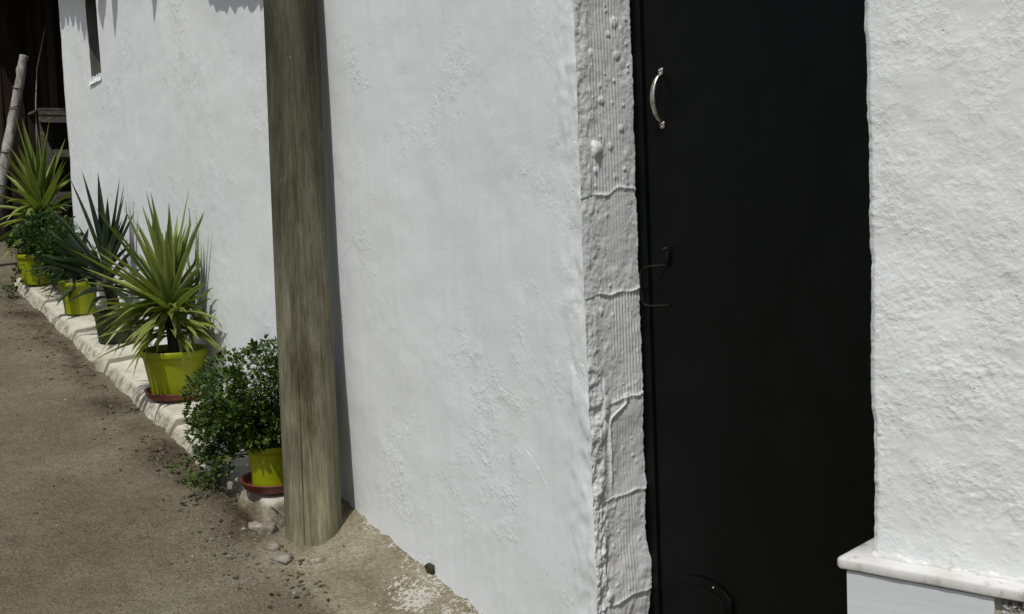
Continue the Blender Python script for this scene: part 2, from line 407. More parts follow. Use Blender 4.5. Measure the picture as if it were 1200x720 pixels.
for t in wt:
    z0 = zb(t) - .35
    ze = 2.62 + .2 - .135 * (t + .95) if t < -.4 else 2.95
    zt = max(ze, 2.6)
    for k in range(NZ):
        z = z0 + (zt - z0) * k / (NZ - 1)
        te = t + (.018 * fbm(z * 5, 0, 3) + .016 * fbm(z * 22, 3, 3) + .006 * fbm(z * 60, 3, 5)) * sstep(1.2, 1.37, t)
        te += (.010 * fbm(z * 4, 7, 3)) * (1 - sstep(-4.15, -4.0, t))
        V.append(W(te, wallq(t, z), z))
n = len(wt)
z_of = lambda t, k: (zb(t) - .35) + (max(2.82 - .135 * (t + .95) if t < -.4 else 2.95, 2.6) - (zb(t) - .35)) * k / (NZ - 1)
for i in range(n - 1):
    for k in range(NZ - 1):
        tm = (wt[i] + wt[i + 1]) / 2; zm = z_of(tm, k + .5)
        if WIN[0] < tm < WIN[1] and WIN[2] < zm < WIN[3]: continue
        F.append((i * NZ + k, (i + 1) * NZ + k, (i + 1) * NZ + k + 1, i * NZ + k + 1))
# returns of the two ends and a back face so that the wall is solid
base = len(V)
for col, (dq, dt) in ((n - 1, (-.03, -.016)), (n - 1, (-.12, -.06))):
    for k in range(NZ):
        v = V[(n - 1) * NZ + k]; p = Vector((v.x, v.y)) + dq * N + dt * D; V.append(Vector((p.x, p.y, v.z)))
for k in range(NZ - 1):
    F.append(((n - 1) * NZ + k, base + k, base + k + 1, (n - 1) * NZ + k + 1))
    F.append((base + k, base + NZ + k, base + NZ + k + 1, base + k + 1))
b2 = len(V)
for dq in (-.012, -.30):
    for k in range(NZ):
        v = V[k]; p = Vector((v.x, v.y)) + dq * N - (.004 if dq > -.1 else .0) * D; V.append(Vector((p.x, p.y, v.z)))
for k in range(NZ - 1):
    F.append((k, k + 1, b2 + k + 1, b2 + k)); F.append((b2 + k, b2 + k + 1, b2 + NZ + k + 1, b2 + NZ + k))
wall = obj('wall', V, F, M['wall'], house); wall['label'] = 'long street wall of lumpy limewashed plaster'

# old patched crack: a thin raised bead of lime running down to the right, with a short branch
for pts in ([(.781, 1.026), (.846, 1.014), (.914, 1.0), (.978, .977), (1.028, .956), (1.069, .934), (1.108, .902), (1.134, .871), (1.152, .84)], [(1.045, 1.010), (1.032, 1.002), (1.005, .981), (.977, .958)]):
    P = []
    for (pa_, pb_2) in zip(pts[:-1], pts[1:]):
        for u in lin(0, .9, 10): P.append((pa_[0] + (pb_2[0] - pa_[0]) * u, pa_[1] + (pb_2[1] - pa_[1]) * u))
    main = len(pts) > 4; n_ = len(P)
    R_ = [(.0024 if main else .0015) * (.55 + .6 * fbm(i * .35, 1, 2)) * min(1, i / 12 + .25, (n_ - i) / 8 + .15) * ((.55 + .45 * sstep(n_ * .4, n_ * .6, i)) if main else 1) + .0004 for i in range(n_)]
    P = [(t + .0035 * nz(i * .45, 2, 1), z + .0035 * nz(i * .45, 8, 1)) for i, (t, z) in enumerate(P)]
    obj('crack_filling', *tube([W(t, wallq(t, z) - .0010, z) for t, z in P], R_, 8), M['wall'], wall)

# window: deep dark recess, lumpy white sill
t0, t1, z0, z1 = WIN
t0 -= .012; t1 += .012; z0 -= .012; z1 += .012
rv = []
rv.append(box(W, t0 - .03, t0 + .012, -.20, -.006, z0, z1))
rv.append(box(W, t1 - .012, t1 + .03, -.20, -.006, z0, z1))
rv.append(box(W, t0 + .0125, t1 - .0125, -.20, -.006, z1 - .012, z1 + .03))
win = obj('window', *join(*rv), M['window_wood'], house, smooth=False)
obj('pane', *box(W, t0 + .0125, t1 - .0125, -.19, -.17, z0 + .02, z1 - .0125), M['pane'], win, smooth=False)
V, F = grid(lambda u, v: W(t0 - .03 + (t1 - t0 + .03) * u, -.19 + .196 * v + .006 * fbm(u * 4, v * 4, 2), z0 + .034 - .035 * v * v + .006 * fbm(u * 9, v * 9, 1) - .03 * sstep(.93, 1, v)), lin(0, 1, 30), lin(0, 1, 30))
obj('sill', V, F, M['wall'], win)

# brick jamb of the door opening: stood-up hollow bricks under thick paint
JT = [1.64, 1.388, 1.115, .865, .60, .34]        # joint heights at the mid of the face
RJ = random.Random(17)
DABS = []
for _ in range(20):
    z_ = RJ.uniform(1.66, 2.4); DABS.append((RJ.uniform(.055, .145), z_, RJ.uniform(.003, .0075), RJ.uniform(.001, .0028)))
for _ in range(70):
    z_ = RJ.uniform(.3, 2.4); DABS.append((RJ.uniform(.0, .155), z_, RJ.uniform(.002, .006), RJ.uniform(.0006, .0018)))
for z_, w_, r_, h_ in ((1.868, .052, .009, .0034), (1.80, .115, .009, .0028), (1.755, .075, .009, .003), (1.98, .11, .010, .0032), (2.06, .105, .012, .003)): DABS.append((w_, z_, r_, h_))
def jamb_h(w, z):
    h = .0028 * fbm(w * 6, z * 4, 2.) + .0006 * fbm(w * 40, z * 40, 3)
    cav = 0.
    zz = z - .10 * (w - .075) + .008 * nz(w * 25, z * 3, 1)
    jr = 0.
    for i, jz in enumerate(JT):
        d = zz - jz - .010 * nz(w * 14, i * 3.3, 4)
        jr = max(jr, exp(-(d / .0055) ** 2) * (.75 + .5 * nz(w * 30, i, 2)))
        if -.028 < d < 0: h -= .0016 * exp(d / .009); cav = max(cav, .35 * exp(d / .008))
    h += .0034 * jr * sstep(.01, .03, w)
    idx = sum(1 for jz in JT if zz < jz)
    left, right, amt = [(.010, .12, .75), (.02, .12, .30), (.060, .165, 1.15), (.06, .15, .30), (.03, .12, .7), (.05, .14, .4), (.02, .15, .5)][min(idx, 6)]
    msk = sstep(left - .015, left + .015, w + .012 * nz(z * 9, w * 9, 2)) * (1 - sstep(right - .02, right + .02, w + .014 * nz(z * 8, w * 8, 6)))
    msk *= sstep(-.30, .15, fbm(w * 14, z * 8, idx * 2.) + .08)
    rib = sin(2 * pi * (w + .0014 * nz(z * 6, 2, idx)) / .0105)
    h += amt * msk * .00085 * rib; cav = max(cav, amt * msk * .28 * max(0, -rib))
    h += (1 - msk) * (.0016 * fbm(w * 30, z * 24, 5.) + .0008 * fbm(w * 80, z * 70, 2))
    for (dw, dz, r, hh) in DABS:
        if abs(z - dz) < 2.2 * r and abs(w - dw) < 2.2 * r:
            d2 = ((w - dw) ** 2 + (z - dz) ** 2) / (r * r); h += hh * exp(-d2 * d2 * .8)
    if .86 < z < 1.13:
        dx = w - .042 - .06 * sstep(1.05, 1.11, z) ** 2; h += .0042 * exp(-(dx / .005) ** 2) * sstep(.87, .92, z)
        h -= .0035 * sstep(.05, .08, w) * sstep(.87, .95, z) * (1 - sstep(1.03, 1.09, z))
    ragged = (1 - sstep(.0, .035 + .03 * nz(z * 5, 3, 3), w))
    h += ragged * (.004 + .0045 * fbm(w * 26, z * 17, 7) + .002 * fbm(w * 70, z * 50, 7)) * (.5 + sstep(1.45, 1.0, z))
    h += .007 * sstep(.95, .6, z) * fbm(w * 9, z * 7, 9)
    return h, cav
zs = lin(.15, 2.46, 1150); ws = lin(-.03, .17, 84)
V, cv = [], []
for z in zs:
    for w in ws:
        h, c = jamb_h(w, z)
        ww = w
        if w > .165: h -= .02
        ed = .007 * fbm(z * 7, 5, 1) + .004 * fbm(z * 40, 2, 1)
        V.append(WJ(ww + ed * sstep(.1, .16, w), h - .004, z)); cv.append(min(1, c))
nw = len(ws)
F = [(j * nw + i, j * nw + i + 1, (j + 1) * nw + i + 1, (j + 1) * nw + i) for j in range(len(zs) - 1) for i in range(nw - 1)]
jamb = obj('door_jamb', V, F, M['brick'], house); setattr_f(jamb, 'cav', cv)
jamb['label'] = 'jamb of ribbed hollow bricks under thick white paint'

# wall body behind, lintel over the door, so nothing is paper thin
body = join(box(W, -4.13, 1.36, -.34, -.215, zb(1.4) - .3, 2.6), box(W, 1.30, 2.27, -.16, -.035, 2.47, 3.1),
            box(W, -.38, 1.33, -.214, -.04, 2.7, 2.94))
obj('inner_wall', *body, M['wall'], house, smooth=False)

# door
door = obj('door', *box(WD, .028, .86, -.035, 0., .26, 2.44), M['black'], house, smooth=False); bevel(door, .003, 2)
fr = join(box(WD, -.10, .024, -.05, .006, .25, 2.46), box(WD, .0245, .87, -.05, .006, 2.445, 2.47))
obj('frame', *fr, M['black'], door, smooth=False)
# pull handle: bowed strap with two riveted plates
S0 = .093
hb = []
pts, rr = [], []
for i in range(25):
    u = i / 24; z = 1.807 + .118 * u
    st = .004 + .027 * max(0, sin(pi * u)) ** .6
    pts.append((u, st, z))
V, F = [], []
for (u, st, z) in pts:
    wd = .0062 + .0036 * sin(pi * u); th = .0034
    for (a, b) in ((-wd, -th), (-wd * .55, th), (wd * .55, th), (wd, -th)):
        V.append(WD(S0 + a, st + b, z))
k4 = 4
for i in range(24):
    for k in range(4): F.append((i * 4 + k, i * 4 + (k + 1) % 4, (i + 1) * 4 + (k + 1) % 4, (i + 1) * 4 + k))
F += [(0, 1, 2, 3), tuple(96 + k for k in range(4))]
pl = []
for zc in (1.931, 1.801):
    prof = []
    for (r_, y_) in ((.0092, 0.0004), (.0092, .003), (.0078, .0042), (.0, .0044)): prof.append((r_, y_))
    VV, FF = [], []
    for (r_, y_) in prof[:3]:
        for k in range(24):
            th = 2 * pi * k / 24; sx = cos(th); sy = sin(th)
            f_ = 1 / max(abs(sx), abs(sy)) ** .75
            VV.append(WD(S0 + r_ * sx * f_ * .85, y_, zc + r_ * sy * f_ * .95))
    for i in range(2):
        for k in range(24): FF.append((i * 24 + k, i * 24 + (k + 1) % 24, (i + 1) * 24 + (k + 1) % 24, (i + 1) * 24 + k))
    FF.append(tuple(range(48, 72))); pl.append((VV, FF))
    for (dx, dz) in ((-.0038, .003), (.0038, .003), (0, -.0045)):
        VV, FF = [], []
        for (r_, y_) in ((.0024, .004), (.002, .0056), (.0008, .0062)):
            for k in range(10):
                th = 2 * pi * k / 10; VV.append(WD(S0 + dx + r_ * cos(th), y_, zc + dz + r_ * sin(th)))
        for i in range(2):
            for k in range(10): FF.append((i * 10 + k, i * 10 + (k + 1) % 10, (i + 1) * 10 + (k + 1) % 10, (i + 1) * 10 + k))
        FF.append(tuple(range(20, 30))); pl.append((VV, FF))
h_ = obj('pull_handle', *join((V, F), *pl), M['steel'], door); h_['label'] = 'worn steel bow handle'
# square iron loop below with its bolt
S1 = .088
lp = [WD(S1 + .012, .002, 1.455), WD(S1 - .035, .026, 1.452), WD(S1 - .050, .031, 1.448), WD(S1 - .057, .034, 1.438), WD(S1 - .059, .035, 1.40), WD(S1 - .056, .034, 1.364), WD(S1 - .050, .031, 1.355), WD(S1 - .035, .026, 1.352), WD(S1 + .012, .002, 1.354)]
bolt = tube([WD(S1 + .012, .001, 1.452), WD(S1 + .014, .010, 1.50)], [.006, .004], 8)
plate = box(WD, S1 - .014, S1 + .016, .0005, .004, 1.34, 1.475)
knob = lathe([(.0, -.006), (.006, -.003), (.0065, .002), (.0, .006)], WD(S1 + .012, .012, 1.495), 12)
obj('loop_handle', *join(tube(lp, .0027, 10), bolt, knob), M['iron'], door)['label'] = 'square black iron loop handle'
# arched pet flap near the foot of the door
def arch(s0, s1, zbm, zt, q0, q1, n=20):
    c = (s0 + s1) / 2; R = (s1 - s0) / 2; rise = .045
    out = [(s0, zbm), (s1, zbm)] + [(c + R * cos(pi * i / n), zt - rise + rise * sin(pi * i / n)) for i in range(n + 1)]
    k = len(out); V = [WD(s, q, z) for q in (q0, q1) for (s, z) in out]
    F = [tuple(range(k)), tuple(range(k, 2 * k))] + [(i, (i + 1) % k, k + (i + 1) % k, k + i) for i in range(k)]
    return V, F
fl = obj('pet_flap', *arch(.095, .30, .40, .682, .0005, .009), M['black'], door, smooth=False); bevel(fl, .003, 2)
fi = obj('flap_panel', *arch(.112, .283, .415, .662, .0092, .012), M['black'], fl, smooth=False); bevel(fi, .002, 2)
sc_ = lathe([(.0, -.003), (.003, -.001), (.003, .001), (.0, .003)], WD(.245, .014, .672), 10)
obj('screw', *sc_, M['steel'], fl)

# right-hand wall: roughcast over a marble-capped plinth
def w2q(t, z):
    smooth_zone = sstep(-.02, .07, z - (1.045 - .36 * max(0, t) + .02 * fbm(t * 9, z * 9, 3)))
    up = sstep(2.0, 1.6, z)
    amp = (.22 + .78 * sstep(1.75, 1.2, z)) * (.35 + .75 * sstep(-.35, .3, fbm(t * 5, z * 5, 11.)))
    q = .005 * fbm(t * 3, z * 3, 5.) + .0016 * fbm(t * 13, z * 13, 5)
    q += smooth_zone * amp * (.0006 * fbm(t * 48, z * 60, 4.) + .0015 * max(0, fbm(t * 105, z * 130, 9.)))
    return q
us = lin(.0, .42, 150) + lin(.45, 1.6, 12); vs = lin(.93, 2.1, 430) + lin(2.12, 2.95, 40)
def rw(t, z):
    e = .006 * fbm(z * 5, 3, 1) + .0025 * fbm(z * 30, 1, 1)
    q = w2q(t, z) - .008 * (1 - sstep(0, .012, t))
    return W2(t + e * (1 - sstep(0, .05, t)), q, z)
V, F = grid(rw, us, vs)
nu = len(us); b0 = len(V)
for dq, dt in ((-.015, .003), (-.30, .01)):
    for j in range(len(vs)):
        v = V[j * nu]; p = Vector((v.x, v.y)) + dq * N2 + dt * D2; V.append(Vector((p.x, p.y, v.z)))
nv = len(vs)
for j in range(nv - 1):
    F.append((j * nu, (j + 1) * nu, b0 + j + 1, b0 + j)); F.append((b0 + j, b0 + j + 1, b0 + nv + j + 1, b0 + nv + j))
w2 = obj('wall', V, F, M['rough'], house); w2['label'] = 'roughcast white wall to the right of the door'
obj('inner_wall', *box(W2, .03, 1.6, -.35, -.02, .5, 2.95), M['rough'], house, smooth=False)
def capfn(t, q, z): return W2(t, q, z)
V, F = [], []
prof = [(-.21, .9035), (.0425, .9035), (.0445, .9045), (.0455, .907), (.0450, .9195), (.0435, .9232), (.0385, .9255), (-.21, .9255)]
tc_ = lin(-.046, 1.6, 240)
for i, t in enumerate(tc_):
    for (q, z) in prof: V.append(W2(t, q + (.0012 * fbm(t * 12, q * 20, 2) + .0012 * nz(t * 40, z * 30, 2)) * (q > 0), z + .0008 * fbm(t * 10, q * 5, 4)))
kp = len(prof)
for i in range(len(tc_) - 1):
    for k in range(kp): F.append((i * kp + k, i * kp + (k + 1) % kp, (i + 1) * kp + (k + 1) % kp, (i + 1) * kp + k))
# rounded left end
e0 = len(V); capq = [(q if q < 0 else q - .004, .9035 + (z - .9035) * .75 + .003) for q, z in prof]
for (q, z) in capq: V.append(W2(-.053, q, z))
for k in range(kp): F.append((k, e0 + k, e0 + (k + 1) % kp, (k + 1) % kp))
F.append(tuple(e0 + k for k in range(kp)))
cap = obj('plinth_cap', V, F, M['marble'], house); cap['label'] = 'rounded white marble sill on the plinth'
# lumpy line of limewash where the wall meets the sill
V, F = grid(lambda t, a: W2(t, .0 + .010 * cos(a) * (1 + .8 * fbm(t * 22, 1, 1)) - .002, .925 + max(0, .009 * sin(a) * (1 + .8 * fbm(t * 30, 4, 1)))), lin(.0, 1.0, 300), lin(-.2, pi / 2 + .2, 7))
obj('paint_bead', V, F, M['marble'], cap)
pk = obj('plinth', *box(W2, -.030, 1.6, -.2, .030, .1, .902), M['mortar'], house, smooth=False)
bevel(obj('slab', *box(W2, -.036, .237, -.0, .0395, .1, .9005), M['slab'], pk, smooth=False), .002, 2)
obj('slab', *box(W2, .250, 1.6, .0, .0375, .1, .9005), M['granite'], pk, smooth=False)['label'] = 'grey pebbled granite panel'

# roof with barrel tiles along the eave (only its ragged shadow reaches the picture)
ez = lambda t: 2.82 - .135 * (t + .95)
roof_v, roof_f = grid(lambda t, q: W(t, q, ez(t) + .07 - q * .35), lin(-4.35, -.36, 8), [.06, -1.2, -2.6])
rv2, rf2 = grid(lambda t, q: W(t, q, ez(t) + .03 - q * .35), lin(-4.35, -.36, 8), [.05, -1.2, -2.6])
roof = obj('roof', *join((roof_v, roof_f), (rv2, rf2)), M['tile'], house, smooth=False)
tl = []
spec = {}
t = -4.3; i = 0
over = {}
RT = random.Random(3)
# each entry: where its shadow tip falls on the wall (t, z), half width and how pointed the broken tile end is
tongues = [(-4.08, 2.88, .10, .2), (-3.93, 2.87, .10, .35), (-3.79, 2.83, .09, .3), (-3.66, 2.79, .09, .35), (-3.54, 2.73, .09, .3), (-3.44, 2.68, .07, .2), (-3.10, 2.73, .10, .3), (-2.86, 2.65, .10, .75), (-2.11, 2.59, .085, .7),
           (-1.20, 2.52, .12, .05), (-1.10, 2.50, .12, .08), (-1.0, 2.485, .12, .1), (-.90, 2.485, .12, .08), (-.80, 2.465, .11, .1), (-.70, 2.455, .10, .1)]
tt = -4.2
while tt < -1.3:
    tongues.append((tt, ez(tt) - .20 - .02 * RT.random(), .085, .4)); tt += .17
for (tsd, zsd, wdt, sharp) in tongues:
    ov = max(.065, (ez(tsd) - .025 - zsd) / 2.50); c = tsd + .74 * ov
    V, F = [], []
    for b in range(9):
        s = b / 8
        for k in range(13):
            a = pi * k / 12; cx = cos(a); dep = .055 * sin(a)
            tip = ov - (ov - .05) * sharp * abs(cx) ** 1.2 - .012 * (RT.random() if 0 < k < 12 else 0)
            q_ = tip - s * (tip + .35)
            V.append(W(c + cx * wdt * (1 - .25 * sharp * (1 - s)), q_, ez(c) + .03 - dep - q_ * .35))
    for b in range(8):
        for k in range(12): F.append((b * 13 + k, b * 13 + k + 1, (b + 1) * 13 + k + 1, (b + 1) * 13 + k))
    tl.append((V, F))
o = obj('roof_tile', *join(*tl), M['tile'], roof); o.modifiers.new('thick', 'SOLIDIFY').thickness = .012
o['kind'] = 'stuff'

# ------------------------------------------------------------------ whitewashed ledge the pots stand on
BL = [(-4.75, -3.92), (-3.92, -3.08), (-3.08, -2.40), (-2.40, -1.30), (-1.30, -.215)]
def ledge_top(t):
    for (a, b) in BL:
        if t <= b or b == BL[-1][1]:
            c = (a + b) / 2; return zb(c) + .024 - .138 * (t - c)
    return zb(t)
lts = []
for (a, b) in BL: lts += lin(a + .002, b - .002, int((b - a) / .011))
NS = 40
V, F, side, crack, dirt = [], [], [], [], []
for t in lts:
    zt = ledge_top(t); zl = zb(t) - .16
    wq = .282 + .016 * fbm(t * 1.7, 2, 2) + .010 * fbm(t * 9, 5, 2)
    jd = min(abs(t - b) for (_, b) in BL[:-1])
    for k in range(NS):
        u = k / (NS - 1)
        if u < .55: q = -.03 + (wq + .005) * u / .55; z = zt - .010 * sstep(.30, .55, u); sd = 0.
        else:
            s = (u - .55) / .45
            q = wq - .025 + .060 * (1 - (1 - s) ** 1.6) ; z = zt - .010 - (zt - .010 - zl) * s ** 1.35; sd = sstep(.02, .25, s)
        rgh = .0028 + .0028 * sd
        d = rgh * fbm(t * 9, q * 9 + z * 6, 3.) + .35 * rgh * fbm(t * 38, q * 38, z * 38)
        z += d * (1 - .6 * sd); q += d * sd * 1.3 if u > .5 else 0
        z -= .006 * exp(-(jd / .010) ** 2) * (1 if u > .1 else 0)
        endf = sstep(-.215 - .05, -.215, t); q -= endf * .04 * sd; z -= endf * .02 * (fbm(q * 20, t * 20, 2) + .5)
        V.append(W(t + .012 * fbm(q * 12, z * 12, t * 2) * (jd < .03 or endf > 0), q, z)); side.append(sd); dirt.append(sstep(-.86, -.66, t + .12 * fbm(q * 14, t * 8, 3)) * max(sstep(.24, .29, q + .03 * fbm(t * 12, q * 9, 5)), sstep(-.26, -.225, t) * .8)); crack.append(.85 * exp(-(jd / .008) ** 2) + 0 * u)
nl = len(lts)
for i in range(nl - 1):
    for k in range(NS - 1): F.append((i * NS + k, (i + 1) * NS + k, (i + 1) * NS + k + 1, i * NS + k + 1))
e = len(V)
for i0 in (0, nl - 1):
    c = len(V); V.append(W(lts[i0], .1, zb(lts[i0]) - .16)); side.append(1.); crack.append(0.); dirt.append(1.)
    for k in range(NS - 1): F.append((c, i0 * NS + k, i0 * NS + k + 1))
ledge = obj('ledge', V, F, M['ledge'], None, loc=W(-2.4, .15, zb(-2.4)))
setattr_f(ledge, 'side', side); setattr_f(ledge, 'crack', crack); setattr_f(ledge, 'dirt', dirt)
tag(ledge, 'narrow whitewashed stone ledge stepping up along the foot of the wall', 'ledge')

# ------------------------------------------------------------------ wooden post
V, F, CK = [], [], []
NP, NR = 300, 170
def post_c(z):
    k = (z - .55) / 1.8
    t = -.09 - .066 * k; q = .160 - .052 * min(k, 1.0) - .0 * max(0, k - 1)
    return t + .004 * nz(z * 1.3, 1, 1), q + .003 * nz(z * 1.1, 5, 1)
for i in range(NR):
    z = .36 + (4.6 - .36) * (i / (NR - 1)) ** 1.5
    t, q = post_c(z); r0 = .0985 - .0030 * (z - .55)
    for k in range(NP):
        a = 2 * pi * k / NP
        r = r0 * (1 + .012 * nz(cos(a) * 2, sin(a) * 2, z * .8) + .007 * nz(cos(a) * 9, sin(a) * 9, z * .7))
        ckv = 0.
        r += .0007 * fbm(cos(a) * 26, sin(a) * 26, z * 1.1) - .0010 * max(0, nz(cos(a) * 30, sin(a) * 30, z * .8)) 
        for (c1, ph, dp) in ((2.05, 1, .005), (3.6, 2, .006), (.7, 3, .005), (2.75, 4, .004), (3.15, 5, .006), (4.1, 6, .005), (4.6, 7, .004)):
            dd = abs((a - c1 - .10 * nz(z * .7, c1, 3) + pi) % (2 * pi) - pi)
            on = sstep(.0, .25, nz(z * .9, ph * 7.7, 2) + .05)
            r -= dp * exp(-(dd / .020) ** 2) * on; ckv = max(ckv, exp(-(dd / .019) ** 2) * on)
        V.append(W(t + r * cos(a), q + r * sin(a), z)); CK.append(ckv)
for i in range(NR - 1):
    for k in range(NP): F.append((i * NP + k, i * NP + (k + 1) % NP, (i + 1) * NP + (k + 1) % NP, (i + 1) * NP + k))
F += [tuple(range(NP)), tuple(range((NR - 1) * NP, NR * NP))]
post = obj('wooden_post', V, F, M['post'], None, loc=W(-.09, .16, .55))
setattr_f(post, 'crk', CK)
tag(post, 'thick weathered round wooden post standing against the white wall', 'post')

# ------------------------------------------------------------------ plants
class Leaves:
    def __init__(s): s.V, s.F, s.r, s.a, s.d = [], [], [], [], []
    def blade(s, p0, p1, p2, wd, rng, segs=11, fold=.28, dry=0., twist=0., ref=None):
        """sword leaf along a quadratic curve p0-p1-p2"""
        base = len(s.V); rv = rng.random()
        pts = []
        for i in range(segs + 1):
            u = i / segs; pts.append((1 - u) ** 2 * p0 + 2 * u * (1 - u) * p1 + u * u * p2)
        L = (p2 - p0).length
        for i in range(segs + 1):
            u = i / segs
            d = (pts[min(i + 1, segs)] - pts[max(i - 1, 0)]).normalized()
            up = ref if ref is not None else Vector((0, 0, 1))
            sd = d.cross(up)
            if sd.length < .15: sd = d.cross(Vector((.6, -.7, .3)))
            sd.normalize()
            if twist: sd = Matrix.Rotation(twist * (u - .2), 3, d) @ sd
            nn = sd.cross(d).normalized()
            w = wd * min(1., .55 + u * 2.2) * (1 - max(0, (u - .35) / .65) ** 1.55)
            w = max(w, .0006)
            for (a, h, ac) in ((-.5, 1., .0), (-.25, .42, .25), (0, 0, .5), (.25, .42, .75), (.5, 1., 1.)):
                s.V.append(pts[i] + sd * (w * a) + nn * (w * fold * h)); s.r.append(rv); s.a.append(ac)
                s.d.append(min(1, dry + max(0, (u - .93) / .07) * .7))
        for i in range(segs):
            for k in range(4):
                b = base + i * 5 + k; s.F.append((b, b + 1, b + 6, b + 5))
    def leaf(s, p, d, n, L, wd, rv, dry=0.):
        """small ovate leaf, folded a little along its midrib"""
        d = d.normalized(); sd = d.cross(n)
        if sd.length < .05: sd = d.cross(Vector((1, 0, 0)))
        sd.normalize(); n = sd.cross(d)
        b = len(s.V)
        for (u, w, h) in ((0, 0, 0), (.35, .5, .10), (.35, 0, 0), (.35, -.5, .10), (.72, .36, .02), (.72, 0, -.04), (.72, -.36, .02), (1, 0, -.10)):
            s.V.append(p + d * (u * L) + sd * (w * wd) + n * (h * L)); s.r.append(rv); s.a.append(.3); s.d.append(dry)
        s.F += [(b, b + 1, b + 2), (b, b + 2, b + 3), (b + 1, b + 4, b + 5, b + 2), (b + 2, b + 5, b + 6, b + 3), (b + 4, b + 7, b + 5), (b + 5, b + 7, b + 6)]
    def clampwall(s, root):
        out = []
        for i, v in enumerate(s.V):
            w = Vector((v.x, v.y)) - O; q = w.dot(N); t = w.dot(D)
            if -4.2 < t < 1.4 and q < .026:
                v = v + Vector((N.x, N.y, 0)) * (.026 - q + .004 * ((i * 7919) % 13) / 13)
            out.append(v)
        s.V = out
    def make(s, name, mat, parent):
        o = obj(name, s.V, s.F, mat, parent)
        setattr_f(o, 'rnd', s.r); setattr_f(o, 'across', s.a); setattr_f(o, 'dry', s.d)
        return o

def view_axes(p):
    v = Vector((p.x, p.y)).normalized(); r = Vector((v.y, -v.x, 0)); return r, Vector((0, 0, 1)), Vector((v.x, v.y, 0))

def make_pot(root, c, R, rb, H, mat, tilt=None, rim=.018, ribs=True):
    th = .004
    prof = [(rb * .6, .006), (rb, .0), (rb + .002, .006)]
    n = 7
    for i in range(1, n): u = i / n; prof.append((rb + (R * .93 - rb) * u, H * .86 * u + .004))
    prof += [(R * .93, H * .862), (R * .985, H * .866), (R, H * .885), (R, H * .975), (R * .99, H), (R * .955, H), (R * .94, H * .97), (R * .90, H * .88), (R * .90, H * .80)]
    V, F = lathe(prof, c, 56, tilt)
    o = obj('pot', V, F, mat, root)
    so, sf = lathe([(0.001, H * .865), (R * .5, H * .862), (R * .903, H * .852)], c, 40, tilt)
    so = [v + Vector((0, 0, .006 * fbm(v.x * 30, v.y * 30, 3))) for v in so]
    obj('soil', so, sf, M['soil'], root)
    return o
def make_saucer(c, R, label, tilt=None):
    prof = [(R * .6, 0.), (R * .84, .0), (R * .90, .006), (R * .985, .030), (R, .033), (R * .985, .036), (R * .95, .033), (R * .87, .010), (R * .84, .006), (.001, .006)]
    V, F = lathe(prof, Vector((0, 0, 0)), 56, tilt)
    o = obj('saucer', [v + c for v in V], F, M['saucer'], None, loc=c)
    return tag(o, label, 'saucer', 'red saucers under the pots')
GP = 'potted plants along the wall'
def tiltm(deg): return Matrix.Rotation(radians(deg), 3, Vector((N.x, N.y, 0)))

def yucca(root, c, H, crown, scale, tips, fill, mat, wd, rng, low=14, stem_r=.03, lenf=1.0, extra_up=0, nmat='leaves'):
    """tips: (dx_px, dy_px, depth_m, bend) seen from the street; the rest is filled in round the crown"""
    r, u, f = view_axes(crown)
    Lv = Leaves()
    for (dx, dy, dep, bend) in tips:
        x = (dx + .042 * dy) / scale; y = -dy / scale
        tip = crown + r * x + u * y + f * dep
        h = Vector((tip.x - crown.x, tip.y - crown.y, 0))
        start = crown + Vector((0, 0, -.02 + .05 * rng.random())) + h * .04
        mid = (start + tip) / 2 + Vector((0, 0, bend)) + r * (rng.uniform(-.012, .012))
        Lv.blade(start, mid, tip, wd * rng.uniform(.8, 1.15), rng, twist=rng.uniform(-.5, .5), fold=rng.uniform(.2, .4))
    for i in range(fill):
        az = 2.399 * i + rng.uniform(-.4, .4); k = (i + .5) / fill
        el = radians(82 - 95 * k + rng.uniform(-9, 9)); L = lenf * rng.uniform(.72, 1.0) * (.85 + .25 * sin(pi * min(1, k * 1.2)))
        d = Vector((cos(az) * cos(el), sin(az) * cos(el), sin(el)))
        start = crown + Vector((0, 0, .05 - .16 * k)) + Vector((cos(az), sin(az), 0)) * .012
        droop = L * (.04 + .22 * max(0, k - .35)) * rng.uniform(.5, 1.6)
        tip = start + d * L - Vector((0, 0, droop)); mid = start + d * L * .5 + Vector((0, 0, droop * .25))
        Lv.blade(start, mid, tip, wd * rng.uniform(.75, 1.05), rng, twist=rng.uniform(-.7, .7), fold=rng.uniform(.2, .42), dry=.35 if (k > .9 and rng.random() < .35) else 0.)
    for i in range(low):
        az = rng.uniform(0, 2 * pi); L = lenf * rng.uniform(.55, .85)
        z0 = c.z + H + (crown.z - c.z - H) * rng.uniform(.25, .8)
        start = Vector((crown.x, crown.y, z0)); el = radians(rng.uniform(-12, 22))
        d = Vector((cos(az) * cos(el), sin(az) * cos(el), sin(el)))
        tip = start + d * L - Vector((0, 0, L * rng.uniform(.05, .32))); mid = start + d * L * .55 + Vector((0, 0, .03))
        Lv.blade(start, mid, tip, wd * rng.uniform(.7, .95), rng, twist=rng.uniform(-.6, .6), dry=.15 if rng.random() < .3 else 0.)
    Lv.clampwall(root)
    Lv.make('leaves', mat, root)
    a = Vector((c.x, c.y, c.z + H * .82)); pts = [a + (crown - a) * k + Vector((.008 * sin(k * 5), .006 * cos(k * 4), 0)) for k in lin(0, 1.06, 8)]
    obj('stem', *tube(pts, [stem_r * (1.15 - .35 * k) for k in lin(0, 1, 8)], 12), M['stem'], root)

def base(t, q): return W(t, q, ledge_top(t) - .001)

